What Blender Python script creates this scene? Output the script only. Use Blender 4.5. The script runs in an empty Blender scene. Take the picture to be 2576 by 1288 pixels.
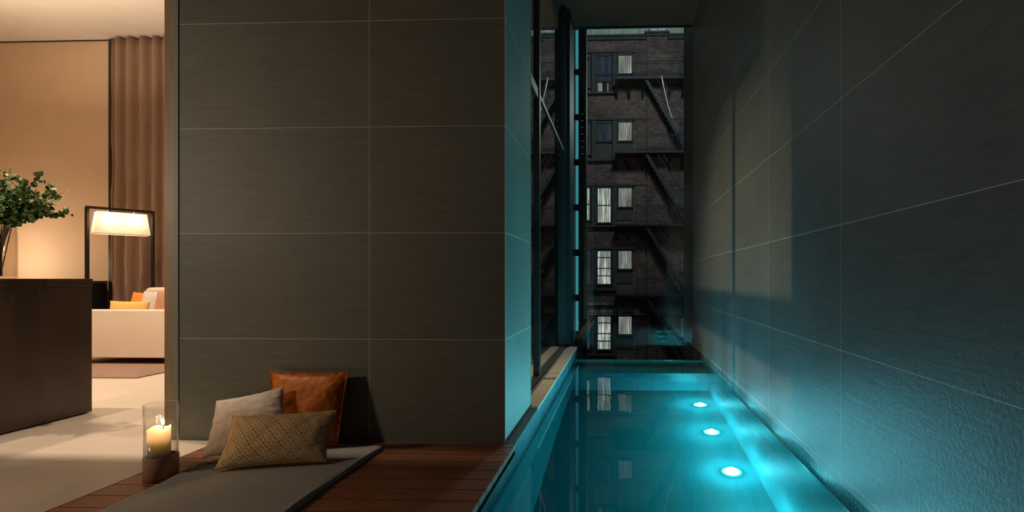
import bpy, bmesh, math, random
from mathutils import Vector, Matrix, noise
R = math.radians
sc = bpy.context.scene
C = sc.collection
# ------------------------------------------------------------------ camera, world, exposure, large lights
cam_d = bpy.data.cameras.new('camera'); cam = bpy.data.objects.new('camera', cam_d); C.objects.link(cam)
cam.location = (0, 0, 0.92); cam.rotation_euler = (R(90), 0, R(2.17))
cam_d.sensor_width = 36; cam_d.lens = 36 * 1293 / 2576
cam_d.shift_x = (1288 - 1512) / 2576; cam_d.shift_y = (702 - 644) / 2576
cam_d.clip_start = 0.05; cam_d.clip_end = 200
sc.camera = cam
sc.view_settings.view_transform = 'Standard'; sc.view_settings.look = 'None'
sc.view_settings.exposure = 0.0; sc.view_settings.gamma = 1; sc.view_settings.use_curve_mapping = False
w = bpy.data.worlds.new('night_sky'); sc.world = w; w.use_nodes = True
w.node_tree.nodes['Background'].inputs[0].default_value = (0.45, 0.62, 0.8, 1)
w.node_tree.nodes['Background'].inputs[1].default_value = 0.010
sc.cycles.use_denoising = True
sc.cycles.max_bounces = 10; sc.cycles.transparent_max_bounces = 16; sc.cycles.diffuse_bounces = 4
sc.cycles.glossy_bounces = 5; sc.cycles.sample_clamp_indirect = 4.0
sc.cycles.caustics_reflective = False; sc.cycles.caustics_refractive = True

def lamp(name, kind, loc, power, col, rot=None, size=0.1, size_y=None, spot=60, blend=0.5, target=None):
    d = bpy.data.lights.new(name, kind); d.energy = power; d.color = col
    if kind == 'AREA':
        d.size = size
        if size_y: d.shape = 'RECTANGLE'; d.size_y = size_y
    else:
        d.shadow_soft_size = size
    if kind == 'SPOT': d.spot_size = R(spot); d.spot_blend = blend
    o = bpy.data.objects.new(name, d); C.objects.link(o); o.location = loc
    if target is not None:
        o.rotation_euler = (Vector(target) - Vector(loc)).to_track_quat('-Z', 'Y').to_euler()
    elif rot: o.rotation_euler = rot
    return o
WARM = (1.0, 0.66, 0.38); WARM2 = (1.0, 0.76, 0.55); CYAN = (0.27, 0.84, 1.0)
# recessed ceiling spots of the living room
for x in (-3.1, -4.3, -5.5):
    lamp('ceiling_spot_light', 'SPOT', (x, 2.99, 4.22), 270, WARM2, (0, 0, 0), 0.03, spot=120, blend=0.9)
lamp('living_spot_light', 'SPOT', (-5.4, 4.6, 4.22), 270, WARM2, (0, 0, 0), 0.06, spot=90, blend=0.8)
lamp('living_spot_light', 'SPOT', (-7.4, 5.0, 4.22), 160, WARM, (0, 0, 0), 0.06, spot=100, blend=0.8)
lamp('cove_light', 'AREA', (-6.5, 5.2, 3.3), 34, WARM2, (R(180), 0, 0), 3.0, 1.4)  # upward fill added to brighten the ceiling, no fixture
lamp('pendant_light', 'SPOT', (-3.58, 4.56, 2.5), 620, (1.0, .70, .40), size=0.04, spot=62, blend=1.0, target=(1.05, 4.9, .35))
lamp('wall_uplight', 'POINT', (-8.35, 6.3, 1.15), 28, WARM2, size=0.1)
# warm light of the terrace left of the frame
lamp('terrace_light', 'POINT', (-3.7, 1.1, 1.6), 54, WARM2, size=0.14)
# pool lamps' own light is in the lamp builder; unseen fill lights added to brighten the buildings opposite
lamp('street_light', 'POINT', (1.6, 16.5, 12), 2100, (.80, .88, 1.0), size=0.8)
lamp('street_light', 'POINT', (3.5, 15, 6), 300, (.95, .85, .8), size=0.8)

# ------------------------------------------------------------------ materials
def mat(name, col=(.5, .5, .5), rough=.6, metal=0., spec=.5, **kw):
    m = bpy.data.materials.new(name); m.use_nodes = True
    b = m.node_tree.nodes['Principled BSDF']
    b.inputs['Base Color'].default_value = (*col, 1); b.inputs['Roughness'].default_value = rough
    b.inputs['Metallic'].default_value = metal; b.inputs['Specular IOR Level'].default_value = spec
    for k, v in kw.items(): b.inputs[k.replace('_', ' ')].default_value = v
    return m
class NT:
    def __init__(s, m): s.t = m.node_tree; s.n = s.t.nodes; s.l = s.t.links; s.b = s.n.get('Principled BSDF')
    def node(s, ty, **kw):
        n = s.n.new(ty)
        for k, v in kw.items(): setattr(n, k, v)
        return n
    def math(s, op, a, b=0., c=None):
        n = s.n.new('ShaderNodeMath'); n.operation = op
        for i, v in enumerate((a, b) if c is None else (a, b, c)):
            if hasattr(v, 'is_output'): s.l.new(v, n.inputs[i])
            else: n.inputs[i].default_value = v
        return n.outputs[0]
    def mix(s, f, a, b):
        n = s.n.new('ShaderNodeMix'); n.data_type = 'RGBA'
        for i, v in ((0, f), (6, a), (7, b)):
            if hasattr(v, 'is_output'): s.l.new(v, n.inputs[i])
            elif i == 0: n.inputs[0].default_value = v
            else: n.inputs[i].default_value = (*v, 1)
        return n.outputs[2]
    def obj(s, scale=(1, 1, 1), loc=(0, 0, 0), out='Object'):
        tc = s.n.new('ShaderNodeTexCoord'); mp = s.n.new('ShaderNodeMapping')
        mp.inputs['Scale'].default_value = scale; mp.inputs['Location'].default_value = loc
        s.l.new(tc.outputs[out], mp.inputs[0]); return mp.outputs[0]
    def noise(s, vec, scale=5, detail=4, rough=.5, out=0):
        n = s.n.new('ShaderNodeTexNoise'); n.inputs['Scale'].default_value = scale
        n.inputs['Detail'].default_value = detail; n.inputs['Roughness'].default_value = rough
        s.l.new(vec, n.inputs['Vector']); return n.outputs[out]
    def ramp(s, f, stops):
        n = s.n.new('ShaderNodeValToRGB'); s.l.new(f, n.inputs[0]); e = n.color_ramp.elements
        while len(e) < len(stops): e.new(.5)
        for k, (p, c) in enumerate(stops): e[k].position = p; e[k].color = (*c, 1)
        return n.outputs[0]
    def bump(s, h, strength=.3, dist=.01):
        n = s.n.new('ShaderNodeBump'); n.inputs['Strength'].default_value = strength
        n.inputs['Distance'].default_value = dist; s.l.new(h, n.inputs['Height'])
        s.l.new(n.outputs[0], s.b.inputs['Normal']); return n.outputs[0]
    def col(s, c): s.l.new(c, s.b.inputs['Base Color'])
    def rough(s, c): s.l.new(c, s.b.inputs['Roughness'])

def tile_mat(name, ax, u0, du, v0, dv, dark, light, rough=.55, bumps=.25, grout=(.62, .66, .64), gw=.0017, streak=(1.5, 15)):
    """large format stone tiles: fine streaks along u, thin pale joints"""
    m = mat(name, dark, rough); t = NT(m)
    tc = t.node('ShaderNodeTexCoord'); sp = t.node('ShaderNodeSeparateXYZ'); t.l.new(tc.outputs['Object'], sp.inputs[0])
    u = sp.outputs[ax]; v = sp.outputs[2] if ax != 2 else sp.outputs[0]
    if name.startswith('floor'): v = sp.outputs[1]
    fu = t.math('DIVIDE', t.math('SUBTRACT', u, u0), du); fv = t.math('DIVIDE', t.math('SUBTRACT', v, v0), dv)
    def edge(f, d, wdt):
        fr = t.math('ABSOLUTE', t.math('SUBTRACT', f, t.math('ROUND', f)))
        return t.math('LESS_THAN', fr, wdt / d)
    g = t.math('MAXIMUM', edge(fu, du, gw), edge(fv, dv, gw))
    cu = t.math('FLOOR', fu); cv = t.math('FLOOR', fv)
    cmb = t.node('ShaderNodeCombineXYZ')
    t.l.new(t.math('ADD', t.math('MULTIPLY', u, streak[0]), t.math('MULTIPLY', cv, 7.3)), cmb.inputs[0])
    t.l.new(t.math('MULTIPLY', v, streak[1]), cmb.inputs[1]); t.l.new(t.math('MULTIPLY', cu, 3.7), cmb.inputs[2])
    n1 = t.noise(cmb.outputs[0], 3.0, 6, .65)
    n2 = t.noise(t.obj((1, 1, 1)), 1.1, 5, .6)
    f = t.math('ADD', t.math('MULTIPLY', n1, .5), t.math('MULTIPLY', n2, .5))
    c = t.ramp(f, [(.34, dark), (.66, light)])
    wn = t.node('ShaderNodeTexWhiteNoise'); wn.noise_dimensions = '2D'
    cm2 = t.node('ShaderNodeCombineXYZ'); t.l.new(cu, cm2.inputs[0]); t.l.new(cv, cm2.inputs[1]); t.l.new(cm2.outputs[0], wn.inputs['Vector'])
    tone = t.math('ADD', t.math('MULTIPLY', wn.outputs['Value'], .14), .93)
    hs = t.node('ShaderNodeHueSaturation'); t.l.new(tone, hs.inputs['Value']); t.l.new(c, hs.inputs['Color'])
    t.col(t.mix(g, hs.outputs[0], grout))
    fine = t.noise(t.obj((1, 1, 1)), 60, 6, .7)
    h = t.math('ADD', t.math('MULTIPLY', n1, .6), t.math('MULTIPLY', fine, .8))
    t.bump(h, bumps, .006)
    return m
M = {}
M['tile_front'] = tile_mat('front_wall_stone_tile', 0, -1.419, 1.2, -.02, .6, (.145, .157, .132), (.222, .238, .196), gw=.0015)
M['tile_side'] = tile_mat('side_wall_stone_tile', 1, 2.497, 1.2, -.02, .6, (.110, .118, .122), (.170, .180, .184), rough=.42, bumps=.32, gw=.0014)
M['tile_block'] = tile_mat('block_stone_tile', 1, 2.497, 1.2, -.02, .6, (.135, .155, .132), (.215, .235, .205), rough=.5, bumps=.3, gw=.0016)
M['floor_tile'] = tile_mat('floor_stone_tile', 0, -2.73, .6, 2.875, 1.2, (.56, .49, .41), (.70, .625, .535), rough=.38, bumps=.05, grout=(.5, .43, .35), gw=.0012, streak=(1.3, 20))

def pool_tile(name, ax, dark, light):
    m = mat(name, dark, .22); t = NT(m)
    tc = t.node('ShaderNodeTexCoord'); sp = t.node('ShaderNodeSeparateXYZ'); t.l.new(tc.outputs['Object'], sp.inputs[0])
    u = sp.outputs[ax]; fu = t.math('DIVIDE', u, .09); fr = t.math('ABSOLUTE', t.math('SUBTRACT', fu, t.math('ROUND', fu)))
    g = t.math('LESS_THAN', fr, .02)
    wv = sp.outputs[1] if name == 'pool_floor_tile' else sp.outputs[2]
    fv = t.math('DIVIDE', t.math('ADD', wv, .15), .24); fr2 = t.math('ABSOLUTE', t.math('SUBTRACT', fv, t.math('ROUND', fv)))
    g = t.math('MAXIMUM', g, t.math('LESS_THAN', fr2, .008))
    n1 = t.noise(t.obj((1, 1, 1)), 3.5, 5, .6)
    c = t.ramp(n1, [(.35, dark), (.7, light)])
    t.col(t.mix(t.math('MULTIPLY', g, .10), c, (.55, .75, .76)))
    n2 = t.noise(t.obj((3, 3, .8) if ax == 1 else (1, 1, 1)), 26, 5, .65)
    t.bump(n2, .5, .008)
    return m
M['pool_wall'] = pool_tile('pool_wall_tile', 1, (.042, .135, .155), (.08, .20, .22))
M['pool_end'] = pool_tile('pool_end_tile', 0, (.042, .135, .155), (.08, .20, .22))
M['shelf_tile'] = pool_tile('pool_shelf_tile', 0, (.30, .55, .58), (.42, .68, .70))  # lightened colour stands in for lamp light that misses the shelf
M['pool_floor'] = pool_tile('pool_floor_tile', 0, (.020, .075, .092), (.034, .105, .125))

def thin_clear(name, tint, f0=.02, both=False, rough=0., bump=None, bs=.1):
    """clear interface: Schlick mix of a tinted see-through and a mirror reflection"""
    m = bpy.data.materials.new(name); m.use_nodes = True; t = NT(m); t.n.remove(t.b)
    out = t.n['Material Output']
    geo = t.node('ShaderNodeNewGeometry')
    dp = t.node('ShaderNodeVectorMath'); dp.operation = 'DOT_PRODUCT'
    t.l.new(geo.outputs['Incoming'], dp.inputs[0]); t.l.new(geo.outputs['Normal'], dp.inputs[1])
    c = t.math('ABSOLUTE', dp.outputs['Value'])
    p5 = t.math('POWER', t.math('SUBTRACT', 1.0, c), 5.0)
    F = t.math('ADD', f0, t.math('MULTIPLY', p5, 1 - f0))
    if both: F = t.math('DIVIDE', t.math('MULTIPLY', F, 2.0), t.math('ADD', F, 1.0))
    tr = t.node('ShaderNodeBsdfTransparent'); tr.inputs[0].default_value = (*tint, 1)
    gl = t.node('ShaderNodeBsdfGlossy'); gl.inputs['Roughness'].default_value = rough; gl.inputs['Color'].default_value = (1, 1, 1, 1)
    if bump:
        n = t.noise(t.obj(bump), 1.0, 3, .5)
        bn = t.node('ShaderNodeBump'); bn.inputs['Strength'].default_value = bs; bn.inputs['Distance'].default_value = .01
        t.l.new(n, bn.inputs['Height']); t.l.new(bn.outputs[0], gl.inputs['Normal'])
    mx = t.node('ShaderNodeMixShader'); t.l.new(F, mx.inputs[0]); t.l.new(tr.outputs[0], mx.inputs[1]); t.l.new(gl.outputs[0], mx.inputs[2])
    t.l.new(mx.outputs[0], out.inputs['Surface'])
    return m
M['water'] = mat('pool_water', (.46, .90, .93), 0., Transmission_Weight=1., IOR=1.333)
_t = NT(M['water']); _v = _t.node('ShaderNodeVolumeScatter'); _v.inputs['Color'].default_value = (.5, 1, .95, 1); _v.inputs['Density'].default_value = .075; _v.inputs['Anisotropy'].default_value = .6
_a = _t.node('ShaderNodeVolumeAbsorption'); _a.inputs['Color'].default_value = (.0, .69, .70, 1); _a.inputs['Density'].default_value = 1.15
_s = _t.node('ShaderNodeAddShader'); _t.l.new(_v.outputs[0], _s.inputs[0]); _t.l.new(_a.outputs[0], _s.inputs[1]); _t.l.new(_s.outputs[0], _t.n['Material Output'].inputs['Volume'])
M['glass'] = thin_clear('window_glass', (.86, .92, .90), .04, both=True)
M['clear'] = thin_clear('lantern_glass', (.97, .97, .96), .045, rough=.0)
M['vase_glass'] = thin_clear('vase_glass', (.93, .90, .86), .06)

def plaster(name, col, b=.05):
    m = mat(name, col, .85); t = NT(m); n = t.noise(t.obj(), 3, 5, .6)
    t.col(t.ramp(n, [(.3, tuple(x * .93 for x in col)), (.7, col)])); t.bump(t.noise(t.obj(), 90, 3), b, .003); return m
M['ceiling'] = plaster('ceiling_plaster', (.80, .74, .66))
M['beige'] = plaster('beige_wall_paint', (.66, .50, .34))
M['soffit'] = plaster('soffit_render', (.15, .045, .022))
M['darkroom'] = plaster('dark_wall_paint', (.18, .16, .12))

def wood(name, c1, c2, scale=(1, 14, 14), rough=.45, b=.15):
    m = mat(name, c1, rough); t = NT(m); n = t.noise(t.obj(scale), 3, 6, .65)
    n2 = t.noise(t.obj((1, 1, 1)), 2.5, 3, .5)
    f = t.math('ADD', t.math('MULTIPLY', n, .7), t.math('MULTIPLY', n2, .3))
    t.col(t.ramp(f, [(.35, c1), (.65, c2)])); t.bump(n, b, .003); return m
M['jamb'] = wood('oak_jamb', (.34, .25, .15), (.44, .33, .20), (14, 14, 1))
M['base_wood'] = wood('lantern_wood', (.33, .20, .11), (.50, .32, .18), (3, 3, 22), .4)
def deck_mat():
    m = mat('deck_hardwood', (.2, .08, .04), .38); t = NT(m)
    tc = t.node('ShaderNodeTexCoord'); sp = t.node('ShaderNodeSeparateXYZ'); t.l.new(tc.outputs['Object'], sp.inputs[0])
    cell = t.math('FLOOR', t.math('DIVIDE', t.math('SUBTRACT', sp.outputs[1], 2.785), .1133))
    cmb = t.node('ShaderNodeCombineXYZ'); t.l.new(t.math('ADD', t.math('MULTIPLY', sp.outputs[0], 1.6), t.math('MULTIPLY', cell, 5.1)), cmb.inputs[0])
    t.l.new(t.math('MULTIPLY', sp.outputs[1], 22), cmb.inputs[1]); t.l.new(sp.outputs[2], cmb.inputs[2])
    n = t.noise(cmb.outputs[0], 3, 6, .65)
    c = t.ramp(n, [(.3, (.20, .075, .035)), (.55, (.32, .13, .062)), (.75, (.40, .18, .09))])
    wn = t.node('ShaderNodeTexWhiteNoise'); wn.noise_dimensions = '1D'; t.l.new(cell, wn.inputs['W'])
    hs = t.node('ShaderNodeHueSaturation'); t.l.new(c, hs.inputs['Color']); t.l.new(t.math('ADD', t.math('MULTIPLY', wn.outputs['Value'], .45), .72), hs.inputs['Value'])
    t.col(hs.outputs[0]); t.bump(n, .12, .003); return m
M['deck'] = deck_mat()
M['black'] = mat('black_metal', (.012, .012, .013), .35, .2)
M['void'] = mat('dark_joist', (.02, .015, .012), .9)
M['frame_teal'] = mat('dark_window_frame', (.035, .05, .055), .38, .6)
M['bronze'] = mat('bronze_track', (.16, .13, .09), .3, .8)
M['ledge'] = NT(mat('ledge_sandstone', (.34, .29, .22), .75)); _t = M['ledge']; M['ledge'] = bpy.data.materials['ledge_sandstone']
_t.col(_t.ramp(_t.noise(_t.obj(), 60, 5, .7), [(.3, (.34, .29, .22)), (.7, (.46, .40, .31))])); _t.bump(_t.noise(_t.obj(), 150, 3), .2, .002)
M['coping'] = mat('dark_coping_stone', (.05, .06, .055), .5)
M['dark_stone'] = mat('island_dark_stone', (.036, .024, .017), .16)
_t = NT(M['dark_stone']); _t.col(_t.ramp(_t.noise(_t.obj(), 2.5, 6, .65), [(.3, (.045, .030, .022)), (.7, (.075, .050, .037))])); _t.rough(_t.math('ADD', _t.math('MULTIPLY', _t.noise(_t.obj(), 1.2, 4), .25), .12))
M['corner'] = mat('corner_strip', (.62, .68, .68), .4)
M['edge_glass'] = mat('glass_edge', (.26, .33, .31), .5)
def fabric(name, c1, c2, sc_=350, rough=.9, b=.3, stretch=(1, 1, 1)):
    m = mat(name, c1, rough, spec=.2); t = NT(m); n = t.noise(t.obj(stretch), sc_, 3, .6); n2 = t.noise(t.obj(), 6, 4)
    f = t.math('ADD', t.math('MULTIPLY', n, .7), t.math('MULTIPLY', n2, .3))
    t.col(t.ramp(f, [(.35, c1), (.65, c2)])); t.bump(n, b, .002); return m
M['white_fabric'] = fabric('sofa_fabric', (.74, .62, .50), (.82, .70, .58), 200, b=.08)
M['throw'] = fabric('throw_wool', (.31, .315, .30), (.45, .45, .43), 260, b=.5)
M['curtain'] = fabric('curtain_taupe', (.27, .185, .135), (.33, .225, .165), 200, .75, .05)
M['grey_fabric'] = fabric('grey_boucle', (.36, .30, .25), (.58, .51, .44), 170, b=.8)
M['orange'] = fabric('orange_satin', (.48, .135, .012), (.56, .165, .018), 220, .48, .06)
M['orange2'] = fabric('orange_cotton', (.72, .25, .045), (.78, .30, .06), 300)
M['lilac'] = fabric('pale_grey_cotton', (.62, .55, .53), (.70, .63, .60), 300)
M['tan'] = fabric('tan_cotton', (.48, .27, .14), (.55, .32, .18), 300)
M['yellow'] = fabric('mustard_cotton', (.80, .48, .14), (.86, .54, .18), 300)
M['rug'] = fabric('rug_wool', (.24, .155, .12), (.34, .235, .19), 8, b=.4, stretch=(1, 9, 1))
M['wax'] = mat('candle_wax', (.97, .87, .74), .45, Subsurface_Weight=1., Subsurface_Radius=(.036, .033, .027), Subsurface_Scale=1.0)
M['wick'] = mat('wick', (.02, .015, .01), .9)
M['leaf'] = mat('eucalyptus_leaf', (.06, .12, .03), .45, Transmission_Weight=0.)
_t = NT(M['leaf']); _t.col(_t.ramp(_t.noise(_t.obj(), 22, 2), [(.3, (.05, .12, .03)), (.55, (.12, .22, .065)), (.75, (.27, .38, .16))]))
M['stem'] = mat('eucalyptus_stem', (.10, .075, .035), .6)
def emit(name, col, s):
    m = bpy.data.materials.new(name); m.use_nodes = True; t = NT(m); t.n.remove(t.b)
    e = t.node('ShaderNodeEmission'); e.inputs[0].default_value = (*col, 1); e.inputs[1].default_value = s
    t.l.new(e.outputs[0], t.n['Material Output'].inputs[0]); return m
M['flame'] = emit('candle_flame', (1, .66, .30), 4.5)
M['pool_lens'] = emit('pool_lamp_lens', (.75, 1, 1), 45)
M['led'] = emit('cyan_light_strip', (.07, .36, .44), .85)
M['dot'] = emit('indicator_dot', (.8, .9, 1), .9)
def shade_mat():
    m = bpy.data.materials.new('linen_lamp_shade'); m.use_nodes = True; t = NT(m); t.n.remove(t.b)
    a = t.node('ShaderNodeBsdfTranslucent'); a.inputs[0].default_value = (.93, .80, .62, 1)
    d = t.node('ShaderNodeBsdfDiffuse'); d.inputs[0].default_value = (.9, .8, .66, 1)
    mx = t.node('ShaderNodeMixShader'); mx.inputs[0].default_value = .4
    t.l.new(a.outputs[0], mx.inputs[1]); t.l.new(d.outputs[0], mx.inputs[2]); t.l.new(mx.outputs[0], t.n['Material Output'].inputs[0]); return m
M['shade'] = shade_mat()
def pattern_mat():
    m = mat('mustard_ikat_weave', (.6, .4, .2), .85, spec=.2); t = NT(m)
    uv = t.node('ShaderNodeTexCoord'); sp = t.node('ShaderNodeSeparateXYZ'); t.l.new(uv.outputs['UV'], sp.inputs[0])
    U = t.math('MULTIPLY', sp.outputs[0], 9.0); V = t.math('MULTIPLY', sp.outputs[1], 7.0)
    U2 = t.math('ADD', U, t.math('MULTIPLY', t.math('SINE', t.math('MULTIPLY', V, 12.566)), .035))
    V2 = t.math('ADD', V, t.math('MULTIPLY', t.math('SINE', t.math('MULTIPLY', U, 12.566)), .05))
    p = t.math('ABSOLUTE', t.math('SUBTRACT', t.math('FRACT', U2), .5)); q = t.math('ABSOLUTE', t.math('SUBTRACT', t.math('FRACT', V2), .5))
    d = t.math('ADD', p, q); mm = t.math('MINIMUM', d, t.math('SUBTRACT', 1.0, d))
    s = t.math('FRACT', t.math('ADD', t.math('MULTIPLY', mm, 4.0), .25)); k = t.math('GREATER_THAN', s, .5)
    t.col(t.mix(k, (.50, .27, .07), (.72, .64, .50)))
    n = t.noise(t.obj(), 300, 2); t.bump(t.math('ADD', t.math('MULTIPLY', k, .5), n), .35, .002); return m
M['pattern'] = pattern_mat()
def brick_mat():
    m = mat('old_brick', (.1, .07, .06), .9); t = NT(m)
    b = t.node('ShaderNodeTexBrick'); tc = t.node('ShaderNodeTexCoord'); sp = t.node('ShaderNodeSeparateXYZ'); cm = t.node('ShaderNodeCombineXYZ')
    t.l.new(tc.outputs['Object'], sp.inputs[0]); t.l.new(sp.outputs[0], cm.inputs[0]); t.l.new(sp.outputs[2], cm.inputs[1]); t.l.new(cm.outputs[0], b.inputs[0])
    b.inputs['Scale'].default_value = 1; b.inputs['Brick Width'].default_value = .22; b.inputs['Row Height'].default_value = .075; b.inputs['Mortar Size'].default_value = .012
    b.inputs['Color1'].default_value = (.11, .072, .060, 1); b.inputs['Color2'].default_value = (.25, .165, .13, 1); b.inputs['Mortar'].default_value = (.06, .055, .052, 1)
    n = t.noise(t.obj(), .9, 6, .7); spk = t.noise(t.obj(), 9, 4, .8)
    c = t.mix(t.math('MULTIPLY', t.math('GREATER_THAN', spk, .61), .7), b.outputs[0], (.42, .36, .32))
    dk = t.ramp(n, [(.3, (.40, .40, .42)), (.7, (1.1, 1.05, 1.0))])
    mu = t.node('ShaderNodeMix'); mu.data_type = 'RGBA'; mu.blend_type = 'MULTIPLY'; mu.inputs[0].default_value = 1
    t.l.new(c, mu.inputs[6]); t.l.new(dk, mu.inputs[7]); t.col(mu.outputs[2]); return m
M['brick'] = brick_mat()
def grime(name, c1, c2, sc_=3):
    m = mat(name, c1, .85); t = NT(m); t.col(t.ramp(t.noise(t.obj((1.5, 1, .6)), sc_, 6, .7), [(.35, c1), (.65, c2)])); return m
M['verdigris'] = grime('verdigris_panel', (.20, .28, .21), (.40, .50, .38))
M['stone_grime'] = grime('grimy_stone', (.045, .045, .05), (.40, .38, .36), 2.5)
M['carved'] = grime('carved_stone', (.30, .33, .34), (.62, .66, .66))
M['win_frame'] = grime('window_frame_paint', (.030, .035, .032), (.055, .06, .055))
M['door_panel'] = grime('door_panel_paint', (.04, .042, .04), (.06, .065, .06))
M['iron'] = mat('fire_escape_iron', (.012, .014, .018), .6, .3)
M['steel'] = mat('worn_pale_metal', (.75, .78, .78), .35, .1)
def lit_window(name, cols, s, nx):
    m = bpy.data.materials.new(name); m.use_nodes = True; t = NT(m); t.n.remove(t.b)
    e = t.node('ShaderNodeEmission'); e.inputs[1].default_value = s
    v = t.obj((nx, 1, .45)); n = t.noise(v, 1.7, 3, .6)
    t.l.new(t.ramp(n, cols), e.inputs[0]); t.l.new(e.outputs[0], t.n['Material Output'].inputs[0]); return m
M['lit'] = lit_window('lit_curtained_window', [(.3, (.18, .16, .14)), (.5, (.33, .31, .28)), (.68, (.62, .62, .58))], .85, 4)
M['lit2'] = lit_window('brightly_lit_window', [(.3, (.22, .21, .19)), (.5, (.38, .37, .34)), (.62, (1, .98, .92))], .95, 5)
M['dimpane'] = lit_window('dim_blue_window', [(.3, (.012, .018, .028)), (.6, (.035, .05, .075)), (.75, (.07, .095, .13))], .9, 3)
M['darkpane'] = mat('dark_window_pane', (.02, .025, .035), .15)

# ------------------------------------------------------------------ mesh helpers
def link(name, bm, m, parent=None, smooth=False, bevel=0, sub=0):
    me = bpy.data.meshes.new(name); 
    if name not in ('leaves', 'pool_water'): bmesh.ops.recalc_face_normals(bm, faces=bm.faces[:])
    bm.to_mesh(me); bm.free()
    o = bpy.data.objects.new(name, me); C.objects.link(o)
    if m: me.materials.append(m)
    if smooth: me.polygons.foreach_set('use_smooth', [True] * len(me.polygons))
    if bevel:
        b = o.modifiers.new('bevel', 'BEVEL'); b.width = bevel; b.segments = 3; b.limit_method = 'ANGLE'
    if sub: s = o.modifiers.new('sub', 'SUBSURF'); s.levels = sub; s.render_levels = sub
    if parent:
        o.parent = parent; o.matrix_parent_inverse = Matrix.Translation(parent.location).inverted() if parent.type == 'EMPTY' else Matrix.Identity(4)
    return o
def box(bm, x0, x1, y0, y1, z0, z1):
    v = [bm.verts.new((x, y, z)) for x in (x0, x1) for y in (y0, y1) for z in (z0, z1)]
    for f in ((0, 1, 3, 2), (4, 6, 7, 5), (0, 4, 5, 1), (2, 3, 7, 6), (0, 2, 6, 4), (1, 5, 7, 3)): bm.faces.new([v[i] for i in f])
def B(*a):
    bm = bmesh.new()
    for q in (a if isinstance(a[0], (tuple, list)) else (a,)): box(bm, *q)
    return bm
def lathe(bm, prof, n=48, c=(0, 0), close=False):
    rings = []
    for r, z in prof:
        rings.append([bm.verts.new((c[0] + r * math.cos(2 * math.pi * k / n), c[1] + r * math.sin(2 * math.pi * k / n), z)) for k in range(n)] if r > 1e-6 else [bm.verts.new((c[0], c[1], z))])
    pairs = list(zip(rings, rings[1:])) + ([(rings[-1], rings[0])] if close else [])
    for a, b in pairs:
        for k in range(n):
            j = (k + 1) % n
            if len(a) == 1: bm.faces.new((a[0], b[k], b[j]))
            elif len(b) == 1: bm.faces.new((a[k], a[j], b[0]))
            else: bm.faces.new((a[k], a[j], b[j], b[k]))
def tube(bm, pts, r, n=8, closed=False):
    pts = [Vector(p) for p in pts]; rings = []; N = len(pts)
    up = None
    for i, p in enumerate(pts):
        d = (pts[(i + 1) % N] - pts[i - 1]) if closed else (pts[min(i + 1, N - 1)] - pts[max(i - 1, 0)])
        d.normalize()
        if up is None: up = d.orthogonal().normalized()
        up = (up - d * up.dot(d)).normalized(); s = d.cross(up)
        rr = r[i] if isinstance(r, (list, tuple)) else r
        rings.append([bm.verts.new(p + (up * math.cos(2 * math.pi * k / n) + s * math.sin(2 * math.pi * k / n)) * rr) for k in range(n)])
    for a, b in list(zip(rings, rings[1:])) + ([(rings[-1], rings[0])] if closed else []):
        for k in range(n): bm.faces.new((a[k], a[(k + 1) % n], b[(k + 1) % n], b[k]))
    if not closed:
        bm.faces.new(rings[0][::-1]); bm.faces.new(rings[-1])
def bar(bm, a, b, w, h=None):
    a = Vector(a); b = Vector(b); h = h or w; d = (b - a).normalized()
    s = d.cross(Vector((0, 1, 0)));
    if s.length < 1e-4: s = d.cross(Vector((0, 0, 1)))
    s.normalize(); u = s.cross(d).normalized()
    vs = [bm.verts.new(p + s * i * w / 2 + u * j * h / 2) for p in (a, b) for i, j in ((-1, -1), (1, -1), (1, 1), (-1, 1))]
    for f in ((0, 1, 2, 3), (7, 6, 5, 4), (0, 4, 5, 1), (1, 5, 6, 2), (2, 6, 7, 3), (3, 7, 4, 0)): bm.faces.new([vs[k] for k in f])
def tag(o, label=None, cat=None, group=None, kind=None):
    if label: o['label'] = label
    if cat: o['category'] = cat
    if group: o['group'] = group
    if kind: o['kind'] = kind
    return o
def thing(name, loc, label, cat, group=None):
    o = bpy.data.objects.new(name, None); C.objects.link(o); o.location = loc; o.empty_display_size = .1
    return tag(o, label, cat, group)
def struct(name, bm, m, label=None, cat=None, parent=None, **k):
    o = link(name, bm, m, parent, **k)
    if not parent: tag(o, label, cat, kind='structure')
    return o

# ------------------------------------------------------------------ the setting
struct('wall_front', B((-2.531, -.647, 2.854, 3.65, -.02, 4.6)), M['tile_front'], 'broad grey-brown stone tiled wall behind the cushions', 'wall')
struct('wall_block_side', B((-.649, -.645, 2.8535, 3.65, 0, 4.6)), M['tile_block'], 'narrow turquoise-lit return of the tiled wall facing the pool', 'wall')
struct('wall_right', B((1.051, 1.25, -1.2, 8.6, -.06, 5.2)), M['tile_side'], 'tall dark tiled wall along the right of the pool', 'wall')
struct('trim_1', B((1.051, 1.2, -1.2, 6.82, -.066, -.0605)), M['black'], 'thin black shadow gap under the right tiled wall', 'trim')
struct('trim_2', B((-2.613, -2.56, 2.850, 3.05, 0, 4.6)), M['jamb'], 'pale wooden jamb at the left end of the tiled wall', 'trim')
struct('trim_3', B((-2.56, -2.531, 2.848, 3.05, 0, 4.6)), M['edge_glass'], 'greenish glass edge strip beside the wooden jamb', 'trim')
struct('wall_header', B((-9.2, -2.613, 2.83, 2.86, 2.96, 4.6)), M['beige'], 'wall above the wide living room opening', 'wall')
struct('wall_back', B((-9.2, -.84, 7.0, 7.15, -.02, 4.35)), M['beige'], 'beige back wall of the living room', 'wall')
struct('wall_left', B((-9.35, -9.2, -.5, 7.15, -.02, 4.6)), M['beige'], 'left wall of the living room', 'wall')
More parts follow.
